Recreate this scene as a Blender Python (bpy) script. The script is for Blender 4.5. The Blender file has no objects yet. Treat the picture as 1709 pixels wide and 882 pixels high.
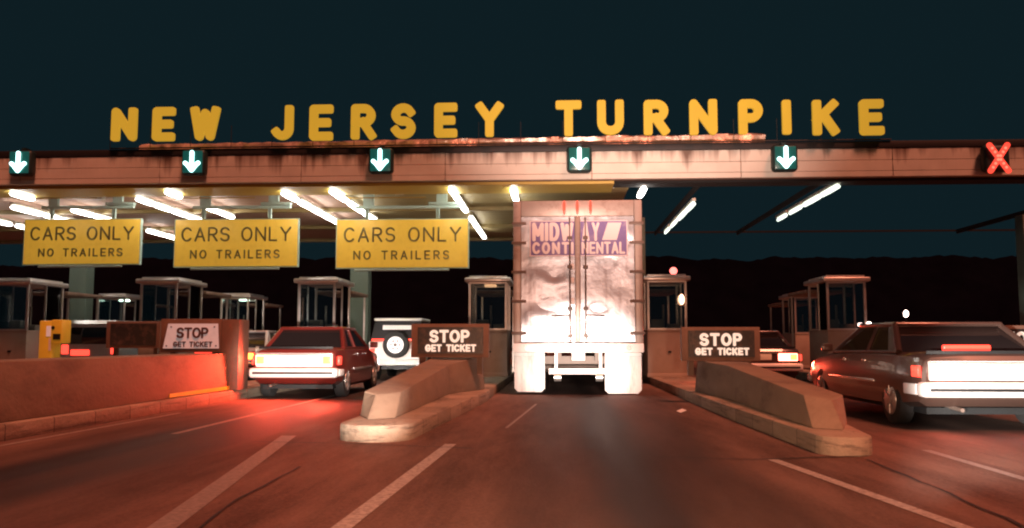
import bpy, bmesh, math, random
from mathutils import Vector, Matrix
R = math.radians
random.seed(7)
SC = bpy.context.scene
COL = SC.collection

# ------------------------------------------------------------------ camera
F = 1450.0                      # focal length in pixels of the 1709 px wide photograph
CAMZ = 1.05
pitch = math.atan((573 - 441) / F)
yaw = math.atan((930 - 854.5) / F * math.cos(pitch))
cam_d = bpy.data.cameras.new('camera')
cam = bpy.data.objects.new('camera', cam_d)
COL.objects.link(cam)
cam.location = (0, 0, CAMZ)
cam.rotation_euler = (math.pi / 2 + pitch, 0, yaw)
cam_d.sensor_width = 36
cam_d.lens = 36 * F / 1709
cam_d.clip_start = 0.05
cam_d.clip_end = 3000
SC.camera = cam
CM = cam.rotation_euler.to_matrix()
cR, cU, cF = CM @ Vector((1, 0, 0)), CM @ Vector((0, 1, 0)), CM @ Vector((0, 0, -1))


def ray(px, py):
    return cF + cR * ((px - 854.5) / F) + cU * ((441 - py) / F)


def P(px, py, Y):
    d = ray(px, py)
    k = Y / d.y
    return Vector((d.x * k, Y, CAMZ + d.z * k))


def GR(px, py, z=0.0):
    d = ray(px, py)
    k = (z - CAMZ) / d.z
    return Vector((d.x * k, d.y * k, z))


# ------------------------------------------------------------------ world, exposure
EXP = 1.0
w = bpy.data.worlds.new('World')
SC.world = w
w.use_nodes = True
nt = w.node_tree
nt.nodes.clear()
wo = nt.nodes.new('ShaderNodeOutputWorld')
wb = nt.nodes.new('ShaderNodeBackground')
wb.inputs[0].default_value = (0.0046, 0.0130, 0.0170, 1)
wb.inputs[1].default_value = 0.48
nt.links.new(wb.outputs[0], wo.inputs[0])
SC.view_settings.view_transform = 'Standard'
SC.view_settings.look = 'None'
SC.view_settings.gamma = 1
SC.view_settings.exposure = EXP
SC.cycles.use_denoising = True
SC.cycles.pixel_filter_type = 'BLACKMAN_HARRIS'
SC.cycles.filter_width = 2.1
SC.cycles.max_bounces = 6
SC.cycles.transparent_max_bounces = 10
SC.cycles.sample_clamp_indirect = 4

# added red-orange fill from high behind the camera, standing in for unseen plaza lamps
sd = bpy.data.lights.new('sun', 'SUN')
sd.energy = 1.55
sd.color = (1.0, 0.29, 0.165)
sd.angle = R(12)
sun = bpy.data.objects.new('sun', sd)
COL.objects.link(sun)
sun.rotation_euler = Vector((-0.60, 1.0, -2.0)).to_track_quat('-Z', 'Y').to_euler()

# headlamps of the car the photograph is taken from


def spot(name, loc, target, power, cone, blend=0.6, col=(1, 0.86, 0.77), radius=0.07):
    d = bpy.data.lights.new(name, 'SPOT')
    d.energy = power
    d.spot_size = R(cone)
    d.spot_blend = blend
    d.color = col
    d.shadow_soft_size = radius
    o = bpy.data.objects.new(name, d)
    COL.objects.link(o)
    o.location = loc
    o.rotation_euler = (Vector(target) - Vector(loc)).to_track_quat('-Z', 'Y').to_euler()
    return o


for hx in (-0.35, 0.95):
    L = (hx, 1.6, 0.66)
    spot('headlight_beam', L, (hx * .3 + .35, 17.7, 0.50), 7200, 11, 1.0)
    spot('headlight_beam', L, (0.45, 17.7, 1.9), 330, 13, 1.0, (1, 0.86, 0.84))  # extra spot added only to brighten the trailer's upper doors
    spot('headlight_beam', L, (5.5, 11.0, 0.45), 5600, 13, 0.7)
    spot('headlight_beam', L, (-4.75, 16.2, 0.62), 5600, 11, 0.9)
    spot('headlight_beam', L, (0.5, 14.0, -0.4), 650, 60, 1.0, (1, 0.50, 0.30))
    spot('headlight_beam', L, (2.0, 20.7, 8.2), 7400, 33, 1.0, (1, 0.66, 0.55))

# ------------------------------------------------------------------ materials


def newmat(name):
    m = bpy.data.materials.new(name)
    m.use_nodes = True
    t = m.node_tree
    b = t.nodes['Principled BSDF']
    return m, t, b


def surf(name, col, rough=0.6, metal=0.0, var=0.25, scale=3.0, stretch=(1, 1, 1), bump=0.15, bscale=40,
         dirt_glare=None, dirt_glare_amt=0.5, dirt_glare_scale=1.5, spec=0.5, coat=0.0, emit=None, estr=0.0):
    m, t, b = newmat(name)
    N, Lk = t.nodes, t.links
    tc = N.new('ShaderNodeTexCoord')
    mp = N.new('ShaderNodeMapping')
    mp.inputs['Scale'].default_value = stretch
    Lk.new(tc.outputs['Object'], mp.inputs[0])
    n1 = N.new('ShaderNodeTexNoise')
    n1.inputs['Scale'].default_value = scale
    n1.inputs['Detail'].default_value = 6
    Lk.new(mp.outputs[0], n1.inputs['Vector'])
    mx = N.new('ShaderNodeMix')
    mx.data_type = 'RGBA'
    mx.inputs[6].default_value = tuple(c * (1 - var) for c in col) + (1,)
    mx.inputs[7].default_value = tuple(min(1, c * (1 + var)) for c in col) + (1,)
    Lk.new(n1.outputs[0], mx.inputs[0])
    out = mx.outputs[2]
    if dirt_glare:
        n2 = N.new('ShaderNodeTexNoise')
        n2.inputs['Scale'].default_value = dirt_glare_scale
        n2.inputs['Detail'].default_value = 8
        n2.inputs['Roughness'].default_value = 0.65
        Lk.new(mp.outputs[0], n2.inputs['Vector'])
        cr = N.new('ShaderNodeValToRGB')
        cr.color_ramp.elements[0].position = 0.5
        cr.color_ramp.elements[1].position = 0.68
        cr.color_ramp.elements[1].color = (dirt_glare_amt,) * 3 + (1,)
        Lk.new(n2.outputs[0], cr.inputs[0])
        m2 = N.new('ShaderNodeMix')
        m2.data_type = 'RGBA'
        m2.inputs[7].default_value = dirt_glare + (1,)
        Lk.new(cr.outputs[0], m2.inputs[0])
        Lk.new(out, m2.inputs[6])
        out = m2.outputs[2]
    Lk.new(out, b.inputs['Base Color'])
    b.inputs['Roughness'].default_value = rough
    b.inputs['Metallic'].default_value = metal
    b.inputs['Specular IOR Level'].default_value = spec
    b.inputs['Coat Weight'].default_value = coat
    if bump:
        n3 = N.new('ShaderNodeTexNoise')
        n3.inputs['Scale'].default_value = bscale
        n3.inputs['Detail'].default_value = 5
        Lk.new(tc.outputs['Object'], n3.inputs['Vector'])
        bp = N.new('ShaderNodeBump')
        bp.inputs['Strength'].default_value = bump
        bp.inputs['Distance'].default_value = 0.02
        Lk.new(n3.outputs[0], bp.inputs['Height'])
        Lk.new(bp.outputs[0], b.inputs['Normal'])
    if emit:
        b.inputs['Emission Color'].default_value = emit + (1,)
        b.inputs['Emission Strength'].default_value = estr
    return m


def glow(name, col, s):
    m, t, b = newmat(name)
    b.inputs['Base Color'].default_value = tuple(min(.8, c) for c in col) + (1,)
    b.inputs['Emission Color'].default_value = col + (1,)
    b.inputs['Emission Strength'].default_value = s
    b.inputs['Roughness'].default_value = 0.3
    return m


def glass(name, tint=(0.8, 0.85, 0.85), refl=0.12):
    m = bpy.data.materials.new(name)
    m.use_nodes = True
    t = m.node_tree
    t.nodes.clear()
    o = t.nodes.new('ShaderNodeOutputMaterial')
    mix = t.nodes.new('ShaderNodeMixShader')
    tr = t.nodes.new('ShaderNodeBsdfTransparent')
    tr.inputs[0].default_value = tint + (1,)
    gl = t.nodes.new('ShaderNodeBsdfGlossy')
    gl.inputs['Roughness'].default_value = 0.05
    lw = t.nodes.new('ShaderNodeFresnel')
    lw.inputs[0].default_value = 1.5
    ad = t.nodes.new('ShaderNodeMath')
    ad.operation = 'ADD'
    ad.inputs[1].default_value = refl
    t.links.new(lw.outputs[0], ad.inputs[0])
    t.links.new(ad.outputs[0], mix.inputs[0])
    t.links.new(tr.outputs[0], mix.inputs[1])
    t.links.new(gl.outputs[0], mix.inputs[2])
    t.links.new(mix.outputs[0], o.inputs[0])
    return m


def streaked(name, col, streak, amt=0.8, top=5.62, bot=4.95):
    """fascia concrete with rusty run marks hanging from the top edge"""
    m, t, b = newmat(name)
    N, Lk = t.nodes, t.links
    tc = N.new('ShaderNodeTexCoord')
    sp = N.new('ShaderNodeSeparateXYZ')
    Lk.new(tc.outputs['Object'], sp.inputs[0])

    def noise(sc, st, det=6):
        mp = N.new('ShaderNodeMapping')
        mp.inputs['Scale'].default_value = st
        Lk.new(tc.outputs['Object'], mp.inputs[0])
        n = N.new('ShaderNodeTexNoise')
        n.inputs['Scale'].default_value = sc
        n.inputs['Detail'].default_value = det
        Lk.new(mp.outputs[0], n.inputs['Vector'])
        return n.outputs[0]

    def mth(op, a, bb):
        n = N.new('ShaderNodeMath')
        n.operation = op
        for i, v in enumerate((a, bb)):
            if isinstance(v, (int, float)):
                n.inputs[i].default_value = v
            else:
                Lk.new(v, n.inputs[i])
        return n.outputs[0]
    fine = noise(5.0, (1, 1, 0.04), 9)
    coarse = noise(0.55, (1, 1, 0.1), 3)
    h = mth('DIVIDE', mth('SUBTRACT', sp.outputs[2], bot), top - bot)     # 0 bottom .. 1 top
    reach = mth('ADD', h, mth('MULTIPLY', mth('SUBTRACT', coarse, 0.5), 2.4))
    k = mth('MULTIPLY', mth('SUBTRACT', mth('ADD', reach, mth('MULTIPLY', fine, 2.2)), 1.85), 1.6)
    k.node.use_clamp = True
    k2 = mth('MULTIPLY', k, amt)
    v = noise(2.0, (1, 1, 1))
    mx = N.new('ShaderNodeMix')
    mx.data_type = 'RGBA'
    mx.inputs[6].default_value = tuple(c * .78 for c in col) + (1,)
    mx.inputs[7].default_value = tuple(c * 1.15 for c in col) + (1,)
    Lk.new(v, mx.inputs[0])
    m2 = N.new('ShaderNodeMix')
    m2.data_type = 'RGBA'
    m2.inputs[7].default_value = streak + (1,)
    Lk.new(k2, m2.inputs[0])
    Lk.new(mx.outputs[2], m2.inputs[6])
    Lk.new(m2.outputs[2], b.inputs['Base Color'])
    b.inputs['Roughness'].default_value = 0.75
    bp = N.new('ShaderNodeBump')
    bp.inputs['Strength'].default_value = 0.25
    bp.inputs['Distance'].default_value = 0.02
    Lk.new(noise(16, (1, 1, .15)), bp.inputs['Height'])
    Lk.new(bp.outputs[0], b.inputs['Normal'])
    return m


def road_mat():
    m, t, b = newmat('road_surface')
    N, Lk = t.nodes, t.links
    tc = N.new('ShaderNodeTexCoord')
    sp = N.new('ShaderNodeSeparateXYZ')
    Lk.new(tc.outputs['Object'], sp.inputs[0])

    def noise(sc, st=(1, 1, 1), det=6, rough=.5):
        mp = N.new('ShaderNodeMapping')
        mp.inputs['Scale'].default_value = st
        Lk.new(tc.outputs['Object'], mp.inputs[0])
        n = N.new('ShaderNodeTexNoise')
        n.inputs['Scale'].default_value = sc
        n.inputs['Detail'].default_value = det
        n.inputs['Roughness'].default_value = rough
        Lk.new(mp.outputs[0], n.inputs['Vector'])
        return n.outputs[0]

    def mth(op, a, bb=0.0):
        n = N.new('ShaderNodeMath')
        n.operation = op
        for i, v in enumerate((a, bb)):
            if isinstance(v, (int, float)):
                n.inputs[i].default_value = v
            else:
                Lk.new(v, n.inputs[i])
        return n.outputs[0]
    wob = mth('MULTIPLY', mth('SUBTRACT', noise(.35, (1, .4, 1), 3), .5), .9)
    x = mth('ADD', sp.outputs[0], wob)
    oil = mth('COSINE', mth('MULTIPLY', mth('SUBTRACT', x, 0.62), 2 * math.pi / 4.75))     # 1 at lane centre
    oil = mth('MULTIPLY', mth('ADD', oil, 1.0), 0.5)
    oil = mth('POWER', oil, 1.6)
    trk = mth('COSINE', mth('MULTIPLY', mth('SUBTRACT', x, 0.62), 2 * math.pi / 0.85))
    trk = mth('MULTIPLY', mth('ADD', trk, 1.0), 0.5)
    dark = mth('MULTIPLY', oil, mth('ADD', 0.78, mth('MULTIPLY', trk, 0.3)))
    dark = mth('MULTIPLY', dark, mth('ADD', .45, mth('MULTIPLY', noise(.8, (1, .12, 1)), 1.1)))
    mott = noise(1.3, (1, .16, 1), 10, .70)
    spk = noise(38, (1, .5, 1), 5, .8)
    cr = N.new('ShaderNodeValToRGB')
    cr.color_ramp.elements[0].position = 0.34
    cr.color_ramp.elements[0].color = (0.055, 0.032, 0.025, 1)
    cr.color_ramp.elements[1].position = 0.68
    cr.color_ramp.elements[1].color = (0.31, 0.190, 0.148, 1)
    Lk.new(mth('ADD', mth('MULTIPLY', mott, .7), mth('MULTIPLY', spk, .3)), cr.inputs[0])
    m2 = N.new('ShaderNodeMix')
    m2.data_type = 'RGBA'
    m2.inputs[7].default_value = (0.032, 0.021, 0.018, 1)
    Lk.new(dark, m2.inputs[0])
    Lk.new(cr.outputs[0], m2.inputs[6])
    Lk.new(m2.outputs[2], b.inputs['Base Color'])
    rg = mth('SUBTRACT', 0.85, mth('MULTIPLY', dark, .3))
    Lk.new(rg, b.inputs['Roughness'])
    b.inputs['Specular IOR Level'].default_value = 0.12
    bp = N.new('ShaderNodeBump')
    bp.inputs['Strength'].default_value = 0.5
    bp.inputs['Distance'].default_value = 0.03
    Lk.new(spk, bp.inputs['Height'])
    Lk.new(bp.outputs[0], b.inputs['Normal'])
    return m


def kerb_mat():
    """kerb stones of uneven tone with dark joints, tyre scuffs and grime"""
    m, t, b = newmat('kerb_stone')
    N, Lk = t.nodes, t.links
    tc = N.new('ShaderNodeTexCoord')
    sp = N.new('ShaderNodeSeparateXYZ')
    Lk.new(tc.outputs['Object'], sp.inputs[0])

    def mth(op, a, bb=0.0, clamp=False):
        n = N.new('ShaderNodeMath')
        n.operation = op
        n.use_clamp = clamp
        for i, v in enumerate((a, bb)):
            if isinstance(v, (int, float)):
                n.inputs[i].default_value = v
            else:
                Lk.new(v, n.inputs[i])
        return n.outputs[0]

    def noise(sc, st=(1, 1, 1), det=8, rough=.6):
        mp = N.new('ShaderNodeMapping')
        mp.inputs['Scale'].default_value = st
        Lk.new(tc.outputs['Object'], mp.inputs[0])
        n = N.new('ShaderNodeTexNoise')
        n.inputs['Scale'].default_value = sc
        n.inputs['Detail'].default_value = det
        n.inputs['Roughness'].default_value = rough
        Lk.new(mp.outputs[0], n.inputs['Vector'])
        return n.outputs[0]
    cell = mth('DIVIDE', sp.outputs[1], 0.92)
    fl = mth('FLOOR', cell)
    wn = N.new('ShaderNodeTexWhiteNoise')
    wn.noise_dimensions = '1D'
    Lk.new(fl, wn.inputs['W'])
    fr = mth('ABSOLUTE', mth('SUBTRACT', mth('FRACT', cell), 0.5))
    jn = mth('GREATER_THAN', fr, 0.492)
    tone = mth('ADD', mth('MULTIPLY', wn.outputs[0], .32), .62)
    tone = mth('MULTIPLY', tone, mth('ADD', .55, mth('MULTIPLY', noise(2.2, (1, .6, 2)), .9)))
    scuff = mth('MULTIPLY', mth('SUBTRACT', noise(3.0, (1, .25, 6), 10, .7), .52), 9.0, True)
    dk = mth('MAXIMUM', jn, mth('MULTIPLY', scuff, .6))
    mx = N.new('ShaderNodeMix')
    mx.data_type = 'RGBA'
    mx.inputs[6].default_value = (0.05, 0.04, 0.03, 1)
    mx.inputs[7].default_value = (0.42, 0.33, 0.24, 1)
    Lk.new(tone, mx.inputs[0])
    m2 = N.new('ShaderNodeMix')
    m2.data_type = 'RGBA'
    m2.inputs[7].default_value = (0.06, 0.045, 0.035, 1)
    Lk.new(dk, m2.inputs[0])
    Lk.new(mx.outputs[2], m2.inputs[6])
    Lk.new(m2.outputs[2], b.inputs['Base Color'])
    b.inputs['Roughness'].default_value = 0.85
    bp = N.new('ShaderNodeBump')
    bp.inputs['Strength'].default_value = 0.7
    bp.inputs['Distance'].default_value = 0.03
    Lk.new(noise(14), bp.inputs['Height'])
    Lk.new(bp.outputs[0], b.inputs['Normal'])
    return m


def worn_paint(name, col):
    m, t, b = newmat(name)
    N, Lk = t.nodes, t.links
    tc = N.new('ShaderNodeTexCoord')
    n = N.new('ShaderNodeTexNoise')
    n.inputs['Scale'].default_value = 22
    n.inputs['Detail'].default_value = 8
    n.inputs['Roughness'].default_value = .7
    Lk.new(tc.outputs['Object'], n.inputs['Vector'])
    cr = N.new('ShaderNodeValToRGB')
    cr.color_ramp.elements[0].position = 0.30
    cr.color_ramp.elements[0].color = (0.16, 0.135, 0.12, 1)
    cr.color_ramp.elements[1].position = 0.72
    cr.color_ramp.elements[1].color = col + (1,)
    Lk.new(n.outputs[0], cr.inputs[0])
    Lk.new(cr.outputs[0], b.inputs['Base Color'])
    b.inputs['Roughness'].default_value = 0.8
    return m


M = dict(
    road=road_mat(),
    line=worn_paint('worn_white_paint', (0.62, 0.56, 0.5)),
    line_old=worn_paint('faded_line_paint', (0.36, 0.30, 0.26)),
    yellow_line=surf('yellow_kerb_paint', (0.75, 0.48, 0.05), .6, emit=None),
    joint=surf('road_joint_tar', (0.02, 0.02, 0.02), .8),
    kerb=kerb_mat(),
    block=surf('barrier_concrete', (0.27, 0.20, 0.14), .85, stretch=(1, .6, 1.6), dirt_glare=(0.09, 0.06, 0.045), dirt_glare_amt=.55, dirt_glare_scale=1.4, bump=.4, bscale=16),
    fascia=streaked('fascia_concrete', (0.62, 0.60, 0.52), (0.12, 0.075, 0.055), .95),
    dark=surf('black_metal', (0.015, 0.017, 0.018), .5, .3),
    flash=surf('roof_flashing', (0.02, 0.018, 0.018), .6, .2),
    crinkle=surf('weathered_coping', (0.60, 0.44, 0.36), .35, .4, var=.5, scale=5, dirt_glare=(0.07, .04, .03), dirt_glare_amt=.8, dirt_glare_scale=2.4, bump=1.0, bscale=9),
    plank=surf('soffit_boards', (0.42, 0.26, 0.19), .6, var=.25, scale=2, stretch=(.15, 3, 1), bump=.2),
    olive=surf('olive_soffit', (0.26, 0.20, 0.085), .6, var=.3, scale=1.2, stretch=(.2, 2, 1)),
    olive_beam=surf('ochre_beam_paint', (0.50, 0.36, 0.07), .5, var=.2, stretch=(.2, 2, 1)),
    steel=surf('pale_green_steel', (0.45, 0.60, 0.52), .5, var=.1),
    col=surf('column_paint', (0.10, 0.14, 0.11), .6, var=.2, stretch=(1, 1, .3)),
    roof_shade=surf('dark_roof_shade', (0.010, 0.010, 0.010), .9),
    yellow=surf('letter_enamel', (0.26, 0.17, 0.012), .4, var=.18, scale=1.6, dirt_glare=(.25, .14, .02), dirt_glare_amt=.5, dirt_glare_scale=2.5, bump=.05, emit=(0.86, 0.50, 0.040), estr=.27),
    yellow_side=surf('letter_returns', (0.45, 0.26, 0.03), .4),
    sign=surf('yellow_sign_face', (0.78, 0.50, 0.07), .45, var=.08, scale=2, dirt_glare=(0.62, .35, .05), dirt_glare_amt=.4, dirt_glare_scale=5, bump=.05,
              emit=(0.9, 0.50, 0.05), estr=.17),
    inkd=surf('sign_lettering', (0.24, 0.19, 0.09), .3, .3, var=.4, scale=1.5, dirt_glare=(.62, .50, .22), dirt_glare_amt=.9, dirt_glare_scale=1.1, bump=0),  # pale patches paint lamp glare onto the sign letters
    alu=surf('booth_aluminium', (0.62, 0.56, 0.52), .35, .7, var=.15, scale=6, bump=.08),
    booth=surf('booth_panel', (0.40, 0.30, 0.235), .5, var=.1, dirt_glare=(.2, .13, .09), dirt_glare_amt=.5, bump=.05),
    glass=glass('booth_glass'),
    boxi=surf('cash_register', (0.20, 0.17, 0.14), .5),
    tan=surf('stop_frame_paint', (0.20, 0.12, 0.085), .6, var=.2, dirt_glare=(.3, .2, .13), dirt_glare_amt=.4, dirt_glare_scale=3),
    black_face=surf('dark_sign_face', (0.035, 0.03, 0.028), .35, var=.4, scale=6, dirt_glare=(.18, .11, .08), dirt_glare_amt=.7, dirt_glare_scale=4),
    white_face=surf('white_sign_face', (0.80, 0.72, 0.68), .4, var=.05, dirt_glare=(.5, .4, .35), dirt_glare_amt=.4, dirt_glare_scale=3, emit=(0.9, .78, .74), estr=.10),
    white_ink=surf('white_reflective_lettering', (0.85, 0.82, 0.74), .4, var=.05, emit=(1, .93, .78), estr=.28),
    brown_ink=surf('brown_lettering', (0.12, 0.05, 0.03), .5),
    tube=glow('fluorescent_tube', (1.0, 0.95, 0.88), 7.0),
    tube_dim=glow('dim_fluorescent_tube', (0.80, 0.93, 0.80), 1.1),
    tray=surf('lamp_housing', (0.6, 0.58, 0.5), .5),
    cyan=glow('cyan_neon', (0.50, 1.0, 0.96), 1.9),
    cyan_halo=surf('green_signal_halo', (0.01, 0.06, 0.05), .25, emit=(0.005, 0.10, 0.085), estr=.30),
    redneon=glow('red_neon', (1.0, 0.075, 0.045), .62),
    sigbox=surf('signal_housing', (0.012, 0.03, 0.03), .5),
    trailer=surf('dented_aluminium', (0.46, 0.45, 0.47), .38, .6, var=.18, scale=2.2, stretch=(2.6, 1, .35), dirt_glare=(.17, .12, .11), dirt_glare_amt=.6, dirt_glare_scale=2.2, bump=.9, bscale=2.6),
    trim=surf('trailer_frame', (0.40, 0.33, 0.29), .45, .4, var=.25, dirt_glare=(.15, .09, .07), dirt_glare_amt=.6, dirt_glare_scale=3, bump=.1),
    white=surf('white_paint', (0.80, 0.78, 0.75), .5, var=.05),
    flap=surf('white_mud_flap', (0.80, 0.78, 0.75), .6, var=.08, stretch=(2, 1, .4), dirt_glare=(.42, .34, .30), dirt_glare_amt=.6, dirt_glare_scale=4, bump=.5, bscale=5),
    rubber=surf('tyre_rubber', (0.02, 0.02, 0.02), .8),
    hub=surf('wheel_metal', (0.55, 0.53, 0.5), .35, .8),
    under=surf('chassis_steel', (0.16, 0.12, 0.10), .6, .3, dirt_glare=(.06, .04, .03)),
    blue=surf('banner_violet', (0.17, 0.12, 0.33), .5, var=.15, dirt_glare=(.45, .35, .42), dirt_glare_amt=.5, dirt_glare_scale=5),
    banner_ink=surf('banner_white', (0.78, 0.70, 0.70), .5, var=.05),
    marker=glow('red_marker_lamp', (1.0, 0.035, 0.02), 1.6),
    brake=glow('lit_tail_lamp', (1.0, 0.20, 0.12), 6.0),
    tail=glow('tail_lamp', (1.0, 0.05, 0.03), 1.4),
    amber=glow('amber_lamp', (1.0, 0.45, 0.06), 2.4),
    redpaint=surf('maroon_paint', (0.15, 0.020, 0.015), .3, .2, var=.05, bump=0, coat=.6),
    bronze=surf('bronze_paint', (0.075, 0.045, 0.036), .3, .3, var=.05, bump=0, coat=.7),
    darkpaint=surf('dark_paint', (0.06, 0.03, 0.03), .3, .2, var=.05, bump=0, coat=.6),
    silver=surf('silver_paint', (0.55, 0.55, 0.54), .3, .6, var=.05, bump=0, coat=.5),
    carglass=surf('car_window', (0.015, 0.012, 0.012), .05, var=0, bump=0, spec=.8),
    chrome=surf('bumper_chrome', (0.75, 0.73, 0.72), .22, .8, bump=.05, bscale=5),
    plate=surf('licence_plate', (0.75, 0.72, 0.6), .4),
    softtop=surf('black_soft_top', (0.012, 0.012, 0.014), .5),
    mach=surf('yellow_machine', (0.72, 0.50, 0.04), .4, var=.2, emit=(.8, .45, .03), estr=.05),
    lampwhite=glow('lamp_globe', (1.0, 0.72, 0.62), 6.0),
    paper=surf('litter_paper', (0.8, 0.78, 0.78), .8),
    asph=surf('far_ground', (0.05, 0.045, 0.04), .9),
)

# ------------------------------------------------------------------ mesh helpers


class MB:
    def __init__(self):
        self.bm = bmesh.new()

    def _merge(self, b2, mat=None):
        if mat is not None:
            bmesh.ops.transform(b2, matrix=mat, verts=b2.verts)
        me = bpy.data.meshes.new('tmp')
        b2.to_mesh(me)
        b2.free()
        self.bm.from_mesh(me)
        bpy.data.meshes.remove(me)

    def box(self, x0, x1, y0, y1, z0, z1, bev=0.0, seg=2, rot=None):
        b = bmesh.new()
        bmesh.ops.create_cube(b, size=1)
        c = Vector(((x0 + x1) / 2, (y0 + y1) / 2, (z0 + z1) / 2))
        bmesh.ops.scale(b, vec=(abs(x1 - x0), abs(y1 - y0), abs(z1 - z0)), verts=b.verts)
        if bev:
            bmesh.ops.bevel(b, geom=b.edges[:], offset=bev, segments=seg, affect='EDGES', profile=.5)
        mt = Matrix.Translation(c)
        if rot:
            mt = mt @ rot
        self._merge(b, mt)
        return self

    def prism(self, pts, axis, a, b_, bev=0.0):
        """polygon pts (2-D) extruded from a to b_ along axis 0,1,2"""
        b = bmesh.new()

        def mk(p, h):
            if axis == 0:
                return (h, p[0], p[1])
            if axis == 1:
                return (p[0], h, p[1])
            return (p[0], p[1], h)
        v0 = [b.verts.new(mk(p, a)) for p in pts]
        v1 = [b.verts.new(mk(p, b_)) for p in pts]
        n = len(pts)
        b.faces.new(v0)
        b.faces.new(v1)
        for i in range(n):
            b.faces.new((v0[i], v0[(i + 1) % n], v1[(i + 1) % n], v1[i]))
        bmesh.ops.recalc_face_normals(b, faces=b.faces)
        if bev:
            bmesh.ops.bevel(b, geom=b.edges[:], offset=bev, segments=2, affect='EDGES', profile=.5)
        self._merge(b)
        return self

    def cyl(self, c, r, h, axis=2, n=24, r2=None, bev=0.0):
        b = bmesh.new()
        bmesh.ops.create_cone(b, cap_ends=True, segments=n, radius1=r, radius2=r if r2 is None else r2, depth=h)
        if bev:
            bmesh.ops.bevel(b, geom=[e for e in b.edges if e.calc_face_angle(0) > .9], offset=bev, segments=2, affect='EDGES', profile=.5)
        m = Matrix.Translation(Vector(c))
        if axis == 0:
            m = m @ Matrix.Rotation(math.pi / 2, 4, 'Y')
        elif axis == 1:
            m = m @ Matrix.Rotation(-math.pi / 2, 4, 'X')
        self._merge(b, m)
        return self

    def sph(self, c, r, sc=(1, 1, 1)):
        b = bmesh.new()
        bmesh.ops.create_uvsphere(b, u_segments=20, v_segments=12, radius=r)
        self._merge(b, Matrix.Translation(Vector(c)) @ Matrix.Diagonal((*sc, 1)))
        return self

    def bar(self, p, q, r, n=10):
        p, q = Vector(p), Vector(q)
        b = bmesh.new()
        bmesh.ops.create_cone(b, cap_ends=True, segments=n, radius1=r, radius2=r, depth=(q - p).length)
        m = Matrix.Translation((p + q) / 2) @ (q - p).to_track_quat('Z', 'Y').to_matrix().to_4x4()
        self._merge(b, m)
        return self

    def faces(self, verts, faces):
        vs = [self.bm.verts.new(v) for v in verts]
        for f in faces:
            self.bm.faces.new([vs[i] for i in f])
        return self

    def hull(self, stations, close=True):
        """loft through rings of equal point count"""
        rings = [[self.bm.verts.new(p) for p in s] for s in stations]
        n = len(rings[0])
        for a, b in zip(rings, rings[1:]):
            for i in range(n):
                self.bm.faces.new((a[i], a[(i + 1) % n], b[(i + 1) % n], b[i]))
        if close:
            self.bm.faces.new(rings[0])
            self.bm.faces.new(rings[-1])
        return self

    def build(self, name, mat, parent=None, smooth=38, fixn=True):
        bm = self.bm
        if fixn:
            bmesh.ops.recalc_face_normals(bm, faces=bm.faces)
        for f in bm.faces:
            f.smooth = True
        for e in bm.edges:
            if len(e.link_faces) != 2 or e.calc_face_angle(0) > R(smooth):
                e.smooth = False
        me = bpy.data.meshes.new(name)
        bm.to_mesh(me)
        bm.free()
        if mat:
            me.materials.append(mat)
        o = bpy.data.objects.new(name, me)
        COL.objects.link(o)
        if parent:
            o.parent = parent
        return o


def tag(o, label=None, cat=None, group=None, kind=None):
    if label:
        o['label'] = label
    if cat:
        o['category'] = cat
    if group:
        o['group'] = group
    if kind:
        o['kind'] = kind
    return o


def thing(name, label, cat, loc=(0, 0, 0), group=None, rz=0):
    o = bpy.data.objects.new(name, None)
    COL.objects.link(o)
    o.empty_display_size = .2
    o.location = loc
    o.rotation_euler = (0, 0, rz)
    return tag(o, label, cat, group)


def kids(o):
    return [c for c in bpy.data.objects if c.parent == o]


def copy_tree(o, parent=None):
    c = o.copy()
    COL.objects.link(c)
    if parent:
        c.parent = parent
    for ch in kids(o):
        copy_tree(ch, c)
    return c


def copy_thing(o, loc, label, rz=0):
    c = copy_tree(o)
    c.location = loc
    c.rotation_euler = (0, 0, rz)
    c['label'] = label
    return c


# ------------------------------------------------------------------ stroke lettering
def arc(cx, cy, rx, ry, a0, a1, n=10):
    return [(cx + rx * math.cos(R(a0 + (a1 - a0) * i / n)), cy + ry * math.sin(R(a0 + (a1 - a0) * i / n))) for i in range(n + 1)]


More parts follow.
